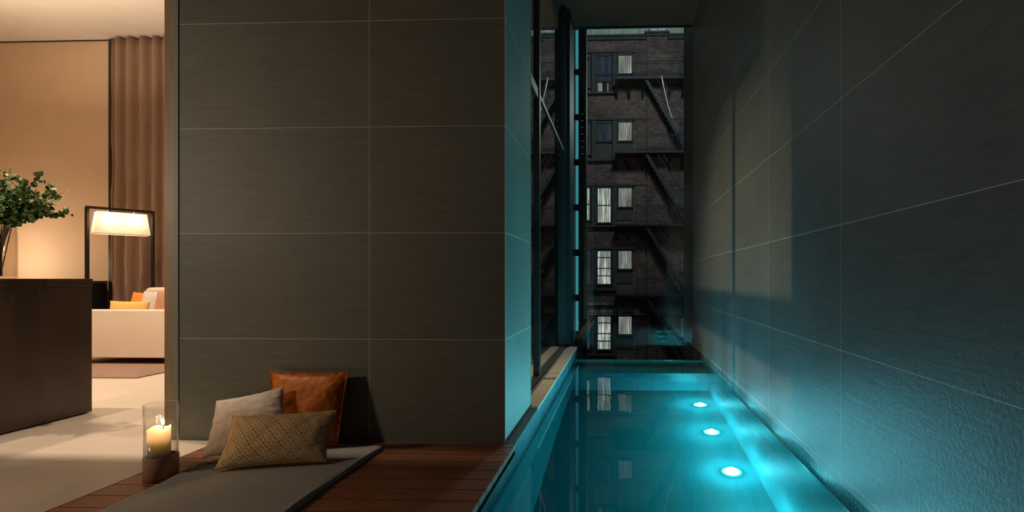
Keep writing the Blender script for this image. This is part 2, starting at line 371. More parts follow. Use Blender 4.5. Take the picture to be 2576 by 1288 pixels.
struct('wall_inner_2', B((-2.4, -.84, 6.93, 7.0, 0, 4.3)), M['void'], 'dark panel at the right end of the back wall', 'wall')  # added dark cover, keeps the room behind the glazing dark
struct('wall_inner', B((-2.6, -.647, 3.65, 3.7, 0, 4.3)), M['darkroom'], 'inner face of the tiled wall block', 'wall')
struct('ceiling', B((-9.35, -.84, 2.86, 7.15, 4.3, 4.4)), M['ceiling'], 'pale ceiling of the living room', 'ceiling')
struct('ceiling_soffit', B((-9.35, 1.2, -1.2, 7.54, 4.6, 4.8)), M['soffit'], 'dark olive soffit above the pool', 'ceiling')
struct('floor', B((-9.35, -2.275, -1.2, 7.15, -.12, 0), (-2.275, -.84, 2.80, 7.15, -.12, -.0005)), M['floor_tile'], 'pale stone floor running from the room to the deck', 'floor')
# black upright trim beside the curtain
struct('trim_4', B((-7.165, -7.10, 6.93, 7.0, 0, 4.28)), M['black'], 'dark vertical trim between beige wall and curtain', 'trim')
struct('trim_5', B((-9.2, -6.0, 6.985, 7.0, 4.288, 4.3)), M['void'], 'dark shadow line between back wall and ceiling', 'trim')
struct('trim_9', B((-.6478, -.6442, 2.8522, 2.8558, 0, 4.6)), M['corner'], 'pale metal corner strip of the tiled wall', 'trim')
# timber deck
bm = bmesh.new(); y = 2.852
edges = [2.852, 2.7875] + [2.7875 - .1133 * k for k in range(1, 34)]
for a, b in zip(edges, edges[1:]): box(bm, -2.27, -.586, b + .004, a - .004, -.03, 0)
struct('timber_deck', bm, M['deck'], 'reddish brown hardwood plank deck beside the pool', 'deck', bevel=.0015)
struct('deck_joists', B((-2.27, -.63, -1.0, 2.85, -.15, -.0305)), M['void'], 'dark underside of the deck', 'deck frame')
# coping and ledge
struct('pool_coping', B((-.645, -.589, 2.854, 3.645, -.012, 0.0)), M['coping'], 'dark narrow stone coping beside the turquoise wall', 'coping')
ld = thing('stone_ledge', (-.66, 3.65, 0), 'beige sandstone ledge running along the glazing beside the pool', 'ledge'); ld['kind'] = 'structure'
for a, b in ((3.65, 4.02), (4.026, 4.985), (5.01, 7.0)): link('ledge_slab', B((-.737, -.59, a, b, -.02, .0)), M['ledge'], ld, bevel=.002)
# pool shell
PZ = -1.35
struct('pool_wall_left', B((-.78, -.59, -1.2, 2.853, -1.5, -.062), (-.78, -.59, 2.853, 3.648, -1.5, -.0125), (-.78, -.59, 3.648, 7.0, -1.5, -.0205)), M['pool_wall'], 'left tiled side of the pool', 'pool wall')
struct('pool_wall_right', B((1.053, 1.25, -1.2, 6.82, -1.5, -.067)), M['pool_wall'], 'right tiled side of the pool, brightly lit', 'pool wall')
struct('pool_floor', B((-.59, 1.053, -1.2, 6.24, -1.5, PZ)), M['pool_floor'], 'tiled floor of the pool', 'pool floor')
struct('pool_wall_far', B((-.59, 1.053, 6.24, 6.8, -1.5, -.50)), M['pool_end'], 'far tiled end and overflow shelf of the pool', 'pool wall')
struct('pool_wall_near', B((-.59, 1.053, -1.35, -1.2, -1.5, -.1)), M['pool_end'], 'near end of the pool', 'pool wall')
struct('pool_wall_end', B((-.59, 1.053, 6.79, 6.80, -.55, -.152), (-.59, 1.053, 6.25, 6.79, -.505, -.495)), M['shelf_tile'], 'pale tiled overflow shelf at the far end of the pool', 'pool wall')
struct('trim_6', B((-.59, 1.05, 6.801, 6.84, -.6, -.146)), M['black'], 'thin black edge at the far end of the pool', 'trim')
bm = bmesh.new(); NX, NY = 110, 520; g_ = []
for j in range(NY + 1):
    g_.append([bm.verts.new((-.59 + 1.643 * i / NX, -1.2 + 8.0 * j / NY, -.15)) for i in range(NX + 1)])
for row in g_:
    for v in row: v.co.z += .00022 * noise.noise(Vector((v.co.x * 7, v.co.y * 5, 1)))
for j in range(NY):
    for i in range(NX): bm.faces.new((g_[j][i], g_[j][i + 1], g_[j + 1][i + 1], g_[j + 1][i]))
lo = [[bm.verts.new((x, y, PZ - .02)) for x in (-.60, 1.063)] for y in (-1.21, 6.81)]
e0 = [g_[0][0], *[g_[0][i] for i in range(1, NX + 1)]]; e1 = g_[NY]
bm.faces.new([lo[0][0], lo[0][1], *g_[0][::-1]][::-1]) ; bm.faces.new([lo[1][0], lo[1][1], *e1[::-1]])
bm.faces.new([lo[0][0], lo[1][0], *[g_[j][0] for j in range(NY, -1, -1)]][::-1]); bm.faces.new([lo[0][1], lo[1][1], *[g_[j][NX] for j in range(NY, -1, -1)]])
bm.faces.new([lo[0][0], lo[0][1], lo[1][1], lo[1][0]][::-1])
for row in g_: row[0].co.x = -.60; row[-1].co.x = 1.063
for v in g_[0]: v.co.y = -1.21
for v in g_[-1]: v.co.y = 6.81
tag(link('pool_water', bm, M['water'], smooth=True), 'still turquoise water filling the narrow lap pool', 'water', kind='structure')
# far column, glowing strip and end post
struct('trim_7', B((-.835, -.69, 6.98, 7.95, -.3, 5.6)), M['frame_teal'], 'wide dark teal post at the end of the glazing', 'post')
struct('trim_8', B((-.645, -.526, 7.88, 8.1, -.9, 5.6), (-.69, -.645, 7.96, 8.1, -.9, 5.6)), M['frame_teal'], 'dark post beside the fire escape view', 'post')
st = thing('light_strip', (-.667, 7.93, 0), 'vertical row of cyan light panels in the slot beside the dark teal post', 'light strip')  # emissive panels put in where the slot shows bright cyan
link('housing', B((-.689, -.646, 7.925, 7.945, .2, 5.0)), M['black'], st)
for k in range(7):
    z1 = 4.76 - .697 * k; link('light_panel', B((-.688, -.650, 7.905, 7.925, max(z1 - .593, .12), z1)), M['led'], st)
id_ = thing('indicator_panel', (-.585, 7.87, 3), 'column of tiny white indicator dots on the dark post', 'indicator')  # bright points made as small dots with their own emission
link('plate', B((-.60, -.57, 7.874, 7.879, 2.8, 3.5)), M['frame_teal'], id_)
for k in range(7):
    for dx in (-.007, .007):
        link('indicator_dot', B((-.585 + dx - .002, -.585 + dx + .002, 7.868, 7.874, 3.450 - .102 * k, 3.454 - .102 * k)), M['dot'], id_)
# glazed wall beside the pool
w1 = thing('window_1', (-.77, 3.65, 0), 'tall glazed wall beyond the turquoise wall reflecting the city', 'window'); w1['kind'] = 'structure'
link('glass_pane', B((-.776, -.770, 3.65, 6.98, .03, 4.6)), M['glass'], w1)
link('mullion', B((-.80, -.742, 4.68, 4.76, .03, 4.6)), M['frame_teal'], w1)
link('transom', B((-.79, -.752, 3.65, 4.68, 2.575, 2.66), (-.79, -.756, 4.76, 6.98, 2.63, 2.665)), M['frame_teal'], w1)
link('bottom_track', B((-.805, -.742, 3.65, 6.98, 0, .032)), M['bronze'], w1, bevel=.004)
link('end_frame', B((-.80, -.735, 6.88, 6.98, .03, 4.6)), M['frame_teal'], w1)
# unseen board added inside the glazing to cast a shadow band
sh = tag(link('wall_shelf', B((-1.38, -1.34, 3.72, 6.9, 1.455, 1.677)), M['darkroom']), 'long dark box shelf standing inside the glazed wall', 'shelf'); sh['kind'] = 'structure'
# far end glass
w2 = thing('window_2', (.2, 7.5, 0), 'large fixed glass pane at the end of the pool in front of the city', 'window'); w2['kind'] = 'structure'
link('glass_pane', B((-.688, 1.05, 7.50, 7.506, -.3, 4.585)), M['glass'], w2)
link('head_frame', B((-.688, 1.05, 7.48, 7.53, 4.585, 4.6)), M['frame_teal'], w2)

# ------------------------------------------------------------------ pool lamps
def pool_lamp(x, y, label, power=78):
    t = thing('pool_lamp', (x, y, PZ), label, 'lamp', 'round underwater lamps along the right side of the pool')
    bm = bmesh.new(); lathe(bm, [(.060, PZ), (.080, PZ), (.085, PZ + .006), (.080, PZ + .012), (.066, PZ + .012), (.066, PZ + .006), (.060, PZ + .004)], 32, (x, y), True)
    link('bezel', bm, mat_steel, t, smooth=True)
    bm = bmesh.new(); lathe(bm, [(0, PZ + .014), (.04, PZ + .0125), (.066, PZ + .008), (.066, PZ + .003), (0, PZ + .003)], 32, (x, y))
    link('lens', bm, M['pool_lens'], t, smooth=True)
    if power > 20:
        s2 = lamp('lamp_beam', 'SPOT', (0, 0, 0), power * 1.1, CYAN, size=.02, spot=26, blend=1., target=(.185, 0, 1.22)); s2.parent = t; s2.location = (0, 0, .03); s2.data.cycles.is_caustics_light = True
    l = lamp('lamp_light', 'POINT', (x, y, PZ + .045), power, CYAN, size=.03); l.data.cycles.is_caustics_light = True; l.parent = t; l.location = (0, 0, .045)
mat_steel = M['steel']
pool_lamp(.865, 3.22, 'underwater lamp nearest the camera, its glow just below the picture edge', 62)
pool_lamp(.865, 4.04, 'large bright underwater lamp, third from the far end of the pool')
pool_lamp(.85, 4.84, 'underwater lamp in the middle of the row of three')
pool_lamp(.87, 5.66, 'smallest underwater lamp, nearest the far end of the pool')
pi = thing('pool_inlet', (.80, 6.24, -.95), 'small round metal inlet in the far pool wall near the farthest lamp', 'fitting')
bm = bmesh.new(); lathe(bm, [(.010, 0), (.022, 0), (.024, .005), (.020, .009), (.012, .009)], 24, close=True)
bmesh.ops.transform(bm, matrix=Matrix.Translation((.80, 6.24, -.95)) @ Matrix.Rotation(R(90), 4, 'X'), verts=bm.verts[:]); link('ring', bm, M['steel'], pi, smooth=True)
bm = bmesh.new(); lathe(bm, [(0, .006), (.010, .006), (.010, 0), (0, 0)], 16)
bmesh.ops.transform(bm, matrix=Matrix.Translation((.80, 6.24, -.95)) @ Matrix.Rotation(R(90), 4, 'X'), verts=bm.verts[:]); link('nozzle', bm, M['black'], pi, smooth=True)

# ------------------------------------------------------------------ throw, cushions, lantern
def throw():
    t = thing('throw_blanket', (-1.65, 1.8, 0), 'grey folded wool throw lying on the timber deck under the cushions', 'blanket')
    for lay, (z0, dx) in enumerate(((.0015, 0), (.0105, -.004))):
        bm = bmesh.new(); nx, ny = 60, 150; top = []; bot = []
        for j in range(ny + 1):
            v = j / ny; yy = -.3 + v * 3.03
            rt, rb = [], []
            for i in range(nx + 1):
                u = i / nx; xl = -2.005 + .02 * math.sin(yy * 2.1) + (.0 if yy < 2.35 else (yy - 2.35) * .12); xr = -1.285 + dx + .006 * math.sin(yy * 5)
                x = xl + u * (xr - xl); y2 = yy - (.06 * (1 - u) ** 2 if v > .9 else 0)
                h = .003 * (noise.noise(Vector((x * 3, y2 * 3, 0))) + .6)
                g = math.exp(-((y2 - 2.36) / .10) ** 2) * max(0, 1 - u / .2)
                wr = g * (.014 + .013 * math.sin((y2 * 1.0 + x * .55) * 150))
                z = z0 + .0085 + (max(0, h) + max(wr, 0) if lay else 0) + (.004 * math.sin(yy * 13) * (u > .97) if lay else 0)
                rt.append(bm.verts.new((x, y2, max(z, z0 + .004)))); rb.append(bm.verts.new((x, y2, z0)))
            top.append(rt); bot.append(rb)
        for j in range(ny):
            for i in range(nx):
                bm.faces.new((top[j][i], top[j][i + 1], top[j + 1][i + 1], top[j + 1][i])); bm.faces.new((bot[j][i], bot[j + 1][i], bot[j + 1][i + 1], bot[j][i + 1]))
            bm.faces.new((top[j][0], top[j + 1][0], bot[j + 1][0], bot[j][0])); bm.faces.new((top[j][nx], bot[j][nx], bot[j + 1][nx], top[j + 1][nx]))
        for i in range(nx):
            bm.faces.new((top[0][i], bot[0][i], bot[0][i + 1], top[0][i + 1])); bm.faces.new((top[ny][i], top[ny][i + 1], bot[ny][i + 1], bot[ny][i]))
        link('fold', bm, M['throw'], t, smooth=True)
throw()

def cushion(name, TL, TR, BR, BL, T, m, label, pinch=.05, seed=1, flange=0, group=None, n=44, wr=.004, facing=None, Tb=None, seam=True):
    TL, TR, BR, BL = map(Vector, (TL, TR, BR, BL)); rnd = random.Random(seed)
    cen = (TL + TR + BR + BL) / 4; nor = (TR - TL).cross(BL - TL).normalized()
    if nor.y > 0: nor = -nor
    Tb = Tb or T
    t = thing(name, (cen.x, cen.y, min(BL.z, BR.z)), label, 'cushion', group)
    bm = bmesh.new(); uvl = bm.loops.layers.uv.new('UVMap'); uvs = {}
    def P(u, v, side):
        uu = u * (1 - pinch * (1 - v * v)); vv = v * (1 - pinch * (1 - u * u))
        a, b = (uu + 1) / 2, (vv + 1) / 2
        p = (BL * (1 - a) + BR * a) * (1 - b) + (TL * (1 - a) + TR * a) * b
        e = 1 - flange
        q = max(0, (1 - min(1, abs(u) / e) ** 2.6) * (1 - min(1, abs(v) / e) ** 2.6)) ** .55
        nz = noise.noise(Vector((u * 2.2 + seed, v * 2.2, side * 3))) * .16 * q
        w_ = noise.noise(Vector((u * 7 + seed * 3, v * 7, side))) * wr * (1 - abs(q - .4))
        fl = noise.noise(Vector((u * 9 + seed, v * 9, 0))) * .004 if (flange and q < .02) else 0
        return p + nor * (side * (T if side > 0 else Tb) * (q + nz * .9) + w_ + side * .0012 + fl)
    G = {}
    for side in (1, -1):
        for i in range(n + 1):
            for j in range(n + 1):
                if side < 0 and (i in (0, n) or j in (0, n)): G[side, i, j] = G[1, i, j]; continue
                s = lambda k: math.sin((2 * k / n - 1) * math.pi / 2) * .55 + (2 * k / n - 1) * .45
                vv = bm.verts.new(P(s(i), s(j), side)); G[side, i, j] = vv
    for side in (1, -1):
        for i in range(n):
            for j in range(n):
                q = [(i, j), (i + 1, j), (i + 1, j + 1), (i, j + 1)]
                f = bm.faces.new([G[(side, *k)] for k in (q if side > 0 else q[::-1])])
                for lp, k in zip(f.loops, (q if side > 0 else q[::-1])): lp[uvl].uv = (k[0] / n, k[1] / n * .62 if m is M['pattern'] else k[1] / n)
    zmin = min(v.co.z for v in bm.verts)
    border = [G[1, i, 0].co.copy() for i in range(n)] + [G[1, n, j].co.copy() for j in range(n)] + [G[1, i, n].co.copy() for i in range(n, 0, -1)] + [G[1, 0, j].co.copy() for j in range(n, 0, -1)]
    link('cover', bm, m, t, smooth=True)
    if seam:
        bm = bmesh.new(); tube(bm, border, .0028, 6, True); link('seam', bm, m, t, smooth=True)
    return t
cushion('cushion', (-1.955, 2.795, .402), (-1.508, 2.800, .405), (-1.512, 2.695, .035), (-1.87, 2.70, .035), .060, M['orange'], 'large burnt orange satin cushion leaning on the tiled wall', .035, 3, flange=.07, wr=.007, Tb=.03)
cushion('cushion', (-2.175, 2.69, .262), (-1.80, 2.680, .345), (-1.68, 2.56, .04), (-2.075, 2.475, .032), .050, M['grey_fabric'], 'light grey textured cushion leaning left of the orange one', .075, 8, wr=.006, Tb=.04)
cushion('cushion', (-1.965, 2.535, .222), (-1.445, 2.565, .250), (-1.425, 2.44, .035), (-1.885, 2.315, .033), .058, M['pattern'], 'mustard and cream diamond patterned lumbar cushion at the front', .07, 5, wr=.005, Tb=.02)

def lantern(cx, cy):
    t = thing('candle_lantern', (cx, cy, 0), 'glass candle lantern with round wooden base at the deck edge', 'lantern')
    r = .0655; c = (cx, cy)
    bm = bmesh.new(); lathe(bm, [(0, .001), (r - .003, .001), (r, .004), (r, .106), (r - .002, .109), (r - .010, .109), (r - .012, .100), (0, .100)], 72, c); link('wooden_base', bm, M['base_wood'], t, smooth=True).modifiers.new('es', 'EDGE_SPLIT').split_angle = R(50)
    bm = bmesh.new(); lathe(bm, [(r - .002, .110), (r - .0015, .343), (r - .0025, .346), (r - .0045, .343), (r - .0055, .110)], 72, c, True); link('glass_cylinder', bm, M['clear'], t, smooth=True)
    k = thing('pillar_candle', (cx, cy, .1), 'cream pillar candle burning inside the glass lantern', 'candle')
    rc = .043; c = (cx - .012, cy + .002)
    bm = bmesh.new(); lathe(bm, [(0, .101), (rc - .002, .101), (rc, .104), (rc, .232), (rc - .001, .236), (rc - .003, .237), (rc - .005, .235), (rc - .006, .225), (rc - .008, .185), (rc - .014, .176), (0, .174)], 48, c)
    for v in bm.verts:
        if v.co.z > .2: v.co.z += .006 * math.sin(3 * math.atan2(v.co.y - c[1], v.co.x - c[0])) * ((v.co - Vector((c[0], c[1], v.co.z))).length / rc) + .003 * (v.co.x - c[0]) / rc
    link('wax_body', bm, M['wax'], k, smooth=True)
    fx, fy = c[0] + .012, c[1] + .008
    bm = bmesh.new(); tube(bm, [(fx, fy, .174), (fx + .001, fy, .238), (fx + .002, fy, .246)], .0014, 8); link('wick', bm, M['wick'], k)
    bm = bmesh.new(); lathe(bm, [(0, .243), (.0040, .247), (.0062, .254), (.0056, .263), (.0028, .275), (0, .283)], 20, (fx, fy)); link('flame', bm, M['flame'], k, smooth=True)
    l = lamp('candle_light', 'POINT', (fx, fy, .258), 2.4, (1, .58, .24), size=.008); l.parent = k; l.location = (fx - cx, fy - cy, .264 - .1)
lantern(-2.115, 2.29)

# ------------------------------------------------------------------ living room
isl = thing('kitchen_island', (-4.6, 2.8, 0), 'dark polished stone island at the left edge of the picture', 'kitchen island')
link('body', B((-5.6, -3.645, 2.2, 3.412, .008, .868)), M['dark_stone'], isl, bevel=.002)
link('worktop', B((-5.6, -3.643, 2.198, 3.416, .870, .922)), M['dark_stone'], isl, bevel=.002)
link('plinth', B((-5.58, -3.66, 2.22, 3.39, 0, .008)), M['void'], isl)
def vase(cx, cy):
    t = thing('glass_vase', (cx, cy, .922), 'clear cylindrical glass vase on the dark island', 'vase')
    r = .09; z0 = .923; z1 = 1.24
    bm = bmesh.new(); lathe(bm, [(0, z0), (r - .01, z0), (r - .001, z0 + .004), (r, z0 + .015), (r, z1 - .03), (r - .004, z1 - .018), (r - .003, z1 - .006), (r + .003, z1), (r - .002, z1), (r - .008, z1 - .012), (r - .006, z1 - .03), (r - .006, z0 + .02), (r - .012, z0 + .013), (0, z0 + .013)], 64, (cx, cy))
    link('glass_body', bm, M['vase_glass'], t, smooth=True)
vase(-3.825, 3.007)
def eucalyptus():
    rnd = random.Random(7)
    tips = [(-3.79, 3.05, 1.60, 0), (-3.53, 3.0, 1.565, 0), (-3.46, 3.07, 1.46, 0), (-3.43, 3.08, 1.32, 0), (-3.60, 2.98, 1.50, 0), (-3.50, 2.98, 1.36, 0), (-3.68, 3.03, 1.47, 0),
            (-3.86, 3.0, 1.52, 0), (-3.58, 3.06, 1.36, 0), (-3.56, 2.95, 1.44, 0), (-3.66, 3.1, 1.40, 0), (-3.95, 3.0, 1.55, 0), (-4.05, 3.02, 1.42, 0), (-3.72, 2.95, 1.36, 0), (-3.47, 3.02, 1.39, 0)]
    tips += [(-3.62, 3.02, 1.42, 0), (-3.55, 3.09, 1.50, 0), (-3.75, 3.0, 1.50, 0), (-3.52, 3.0, 1.31, 0), (-3.66, 2.98, 1.35, 0)]
    bq = thing('eucalyptus_bouquet', (-3.825, 3.007, .94), 'bunch of round-leaved green eucalyptus spreading out of the glass vase', 'foliage')
    for bi, (tx, ty, tz, _) in enumerate(tips):
        a = rnd.uniform(0, 6.28); p0 = Vector((-3.825 - (tx + 3.8) * .12 + .03 * math.cos(a), 3.007 + .03 * math.sin(a), .94))
        s = (Vector((tx, ty, 0)) - Vector((-3.825, 3.007, 0))); s.z = 0
        p1 = Vector((-3.825, 3.007, 1.23)) + s.normalized() * min(.065, s.length * .5); p3 = Vector((tx, ty, tz))
        p2 = p1.lerp(p3, .45) + Vector((0, 0, .05 if tz > 1.4 else .07))
        def at(u):
            if u < .35: return p0.lerp(p1, u / .35)
            k = (u - .35) / .65; return p1 * (1 - k) ** 2 + p2 * 2 * k * (1 - k) + p3 * k * k
        sb = bmesh.new(); lb = bmesh.new()
        tube(sb, [at(k / 20) for k in range(21)], [.0032 - .0022 * k / 20 for k in range(21)], 6)
        def leaf(p, d, sz):
            d = d.normalized(); side = d.cross(Vector((rnd.uniform(-1, 1), rnd.uniform(-1, 1), rnd.uniform(-.2, 1)))).normalized(); up = side.cross(d)
            rows = []
            for k in range(6):
                u = k / 5; wd = sz * .46 * math.sin(math.pi * min(1, .06 + u * .94)) ** .6 * (1 if k not in (0, 5) else .25)
                c = p + d * (sz * u) - up * (sz * .18 * u * u)
                rows.append([lb.verts.new(c - side * wd + up * wd * .22), lb.verts.new(c), lb.verts.new(c + side * wd + up * wd * .22)])
            for r0, r1 in zip(rows, rows[1:]):
                for q in (0, 1): lb.faces.new((r0[q], r0[q + 1], r1[q + 1], r1[q]))
        def twig(u, L):
            b = at(u); ax = (at(min(1, u + .04)) - at(u - .04)).normalized()
            d = (ax * .8 + Vector((rnd.uniform(-1, 1), rnd.uniform(-.8, .8), rnd.uniform(-.7, .9)))).normalized()
            e = b + d * L; m_ = b.lerp(e, .5) + Vector((0, 0, .006)); tube(sb, [b, m_, e], [.0012, .001, .0006], 5)
            n_ = max(3, int(L / .012))
            for k in range(n_):
                pp = b.lerp(e, (k + 1) / n_)
                for sgn in (-1, 1):
                    dd = d * .35 + d.cross(Vector((rnd.uniform(-1, 1), rnd.uniform(-1, 1), rnd.uniform(-1, 1)))).normalized() * sgn
                    leaf(pp, dd, rnd.uniform(.015, .030))
            leaf(e, d, .016)
        for k in range(9): twig(.45 + .055 * k + rnd.uniform(-.02, .02), rnd.uniform(.04, .085) * (1.15 - .05 * k))
        for k in range(10):
            u = .42 + .058 * k; ax = (at(min(1, u + .03)) - at(u - .03)).normalized()
            leaf(at(u), ax * .4 + Vector((rnd.uniform(-1, 1), rnd.uniform(-1, 1), rnd.uniform(-1, 1))), rnd.uniform(.030, .050))
        leaf(p3, at(1) - at(.95), .02)
        br = link('branch', sb, M['stem'], bq, smooth=True); link('leaves', lb, M['leaf'], br, smooth=True)
eucalyptus()
# curtain
bm = bmesh.new(); nx, nz = 260, 30; rows = []
for j in range(nz + 1):
    z = .03 + (4.27 - .03) * j / nz; row = []
    for i in range(nx + 1):
        u = i / nx; x = -7.09 + u * 1.25; lo = 1 - z / 4.27
        ph = u * 2 * math.pi * 7.5 + .8 * math.sin(u * 9) + lo * .35 * math.sin(u * 13)
        f = math.sin(ph); f = math.copysign(abs(f) ** .7, f)
        y = 6.90 + .05 * f + .012 * noise.noise(Vector((u * 30, z * 2.2, 0))) * (1 + lo) + .006 * math.sin(z * 17 + u * 20) * lo
        row.append(bm.verts.new((x + .01 * math.sin(z * 3 + u * 8) * lo, y, z)))
    rows.append(row)
for a, b in zip(rows, rows[1:]):
    for i in range(nx): bm.faces.new((a[i], a[i + 1], b[i + 1], b[i]))
cu = link('curtain', bm, M['curtain'], smooth=True); tag(cu, 'floor length taupe curtain hanging behind the floor lamp', 'curtain'); so = cu.modifiers.new('s', 'SOLIDIFY'); so.thickness = .003
# low dark cabinet
sb_ = thing('sideboard', (-7.8, 6.7, 0), 'low black cabinet against the beige wall behind the island', 'cabinet')
link('carcass', B((-8.9, -7.18, 6.52, 6.93, .05, .87)), M['black'], sb_, bevel=.003)
link('cabinet_top', B((-8.9, -7.17, 6.50, 6.93, .872, .893)), M['black'], sb_, bevel=.002)
link('plinth', B((-8.86, -7.2, 6.56, 6.9, 0, .05)), M['void'], sb_)
tag(link('rug', B((-8.6, -4.47, 4.585, 6.48, 0.0005, .012)), M['rug'], bevel=.003), 'mauve brown wool rug under the white sofa', 'rug')
so = thing('sofa', (-5.6, 5.9, .012), 'low off-white fabric sofa seen from behind', 'sofa')
link('back_panel', B((-5.95, -4.62, 5.30, 5.46, .075, .588)), M['white_fabric'], so, bevel=.012)
link('seat', B((-5.95, -4.62, 5.465, 6.30, .10, .42)), M['white_fabric'], so, bevel=.03)
link('backrest', B((-5.90, -4.62, 6.14, 6.34, .42, .815)), M['white_fabric'], so, bevel=.05)
for x in (-5.85, -4.72):
    for y in (5.36, 6.2): link('foot', B((x - .03, x + .03, y - .03, y + .03, .012, .10)), M['black'], so)
def cush2(x0, x1, y, z0, z1, m, label, T=.06, tilt=.06, seed=1, roll=0.):
    return cushion('cushion', (x0, y + tilt, z1 + roll), (x1, y + tilt, z1 - roll), (x1, y, z0), (x0, y, z0), T, m, label, .08, seed, group=None, n=20, seam=False)
cush2(-5.89, -5.57, 5.90, .43, .765, M['orange2'], 'small orange cushion standing on the sofa in the living room', seed=2, T=.05, tilt=.10)
cush2(-5.62, -5.40, 5.76, .43, .78, M['lilac'], 'pale grey cushion right of the orange one on the sofa', seed=4, T=.04, tilt=.10)
cush2(-5.40, -5.05, 5.72, .43, .80, M['tan'], 'tan brown cushion at the right edge of the sofa view', seed=6, T=.04, tilt=.08, roll=-.02)
cush2(-5.78, -5.30, 5.57, .43, .675, M['yellow'], 'mustard yellow cushion lying in front on the sofa', seed=9, T=.05, tilt=.04)
tr = thing('side_table', (-6.13, 6.20, .012), 'small round ribbed tray table peeking over the sofa back', 'side table')
TX, TY = -6.13, 6.20
bm = bmesh.new(); lathe(bm, [(0, .012), (.055, .012), (.055, .575), (.05, .575), (.05, .03), (0, .03)], 32, (TX, TY)); link('drum', bm, M['black'], tr, smooth=False)
bm = bmesh.new(); lathe(bm, [(0, .578), (.08, .578), (.083, .584), (.08, .590), (.076, .586), (0, .585)], 40, (TX, TY)); link('table_top', bm, M['white_fabric'], tr, smooth=True)
bm = bmesh.new()
for k in range(20):
    a = 2 * math.pi * k / 20; box(bm, TX + .058 * math.cos(a) - .003, TX + .058 * math.cos(a) + .003, TY + .058 * math.sin(a) - .003, TY + .058 * math.sin(a) + .003, .03, .576)
link('rib', bm, M['steel'], tr)
# floor lamp
A = Vector((-6.43, 5.961, 0)); Bp = Vector((-6.076, 6.455, 0)); d = (Bp - A).normalized()
# stands on the floor left of and behind the sofa back
A2 = Vector((-6.83, 6.52, 0)); 
def scale_from(p, k): return Vector((p[0] * k, p[1] * k, .92 + (p[2] - .92) * k))
KL = 1.0
LA = scale_from((-6.43, 5.961, 1.788), KL); LB = scale_from((-6.076, 6.455, 1.788), KL)
LB = Vector((LB.x, LB.y, LA.z)) 
d = (LB - LA).normalized(); nn = Vector((d.y, -d.x, 0))
lm = thing('floor_lamp', ((LA.x + LB.x) / 2, (LA.y + LB.y) / 2, 0), 'floor lamp with black rectangular frame and long glowing shade', 'lamp')
bm = bmesh.new(); bar(bm, (LA.x, LA.y, .012), LA, .03); link('post', bm, M['black'], lm)
bm = bmesh.new(); bar(bm, (LB.x, LB.y, .012), LB, .03); link('post', bm, M['black'], lm)
bm = bmesh.new(); bar(bm, LA - d * .015, LB + d * .015, .03); link('top_bar', bm, M['black'], lm)
for q in (LA, LB):
    bm = bmesh.new(); bar(bm, Vector((q.x, q.y, .022)) - nn * .14, Vector((q.x, q.y, .022)) + nn * .14, .03, .018); link('foot', bm, M['black'], lm)
W = (LB - LA).length; zt = LA.z - .045; zb = zt - .265
def shade_ring(z, inset, half): 
    a = LA + d * inset; b = LB - d * inset
    return [Vector((q.x, q.y, z)) for q in (a + nn * half, b + nn * half, b - nn * half, a - nn * half)]
r0 = shade_ring(zt, .075, .10); r1 = shade_ring(zb, .045, .13)
bm = bmesh.new(); v0 = [bm.verts.new(p) for p in r0]; v1 = [bm.verts.new(p) for p in r1]
for k in range(4): bm.faces.new((v0[k], v0[(k + 1) % 4], v1[(k + 1) % 4], v1[k]))
sh_ = link('lamp_shade', bm, M['shade'], lm)
bm = bmesh.new(); tube(bm, r1 + [r1[0]], .004, 6); link('shade_rim', bm, M['white_fabric'], lm)
for k in (.30, .70):
    c = LA.lerp(LB, k); bm = bmesh.new(); tube(bm, [(c.x, c.y, LA.z), (c.x, c.y, zt - .05)], .007, 8); sk = link('bulb_holder', bm, M['steel'], lm)
    bm = bmesh.new(); bmesh.ops.create_uvsphere(bm, u_segments=16, v_segments=10, radius=.026, matrix=Matrix.Translation((c.x, c.y, zt - .085)))
    link('bulb', bm, emit('lamp_bulb', (1, .85, .65), 30), lm, smooth=True)
    q = lamp('bulb_light', 'POINT', (0, 0, 0), 4.5, (1, .80, .58), size=.035); q.parent = lm; q.location = Vector((c.x, c.y, zt - .09)) - lm.location

# ------------------------------------------------------------------ brick building across the street
YB = 26.0; S = .0201
def E(px, py): return ((px - 1561) * S, .92 + (702 - py) * S)      # image pixels (about 2 cm) to metres on the facade plane
def eb(px0, px1, py0, py1, y0, y1):
    x0, z1 = E(px0, py0); x1, z0 = E(px1, py1); return (min(x0, x1), max(x0, x1), y0, y1, z0, z1)
bd = thing('brick_building', (1, YB, -8), 'dark old brick building with lit windows across the street', 'building')
link('brick_wall', B(eb(1330, 1900, 60, 1180, YB, YB + 2)), M['brick'], bd)
link('pilaster', B(eb(1627, 1677, 92, 766, YB - .22, YB), eb(1627, 1677, 790, 1180, YB - .22, YB)), M['brick'], bd)
link('frieze', B(eb(1330, 1900, -60, 93, YB - .10, YB), eb(1512, 1515, 40, 93, YB - .14, YB - .1)), M['verdigris'], bd)
link('cornice', B(eb(1330, 1900, 93, 97, YB - .30, YB), eb(1330, 1900, 97, 103, YB - .18, YB), eb(1620, 1682, 90, 94, YB - .45, YB), eb(1624, 1680, 94, 99, YB - .34, YB)), M['win_frame'], bd)
cp = bmesh.new()
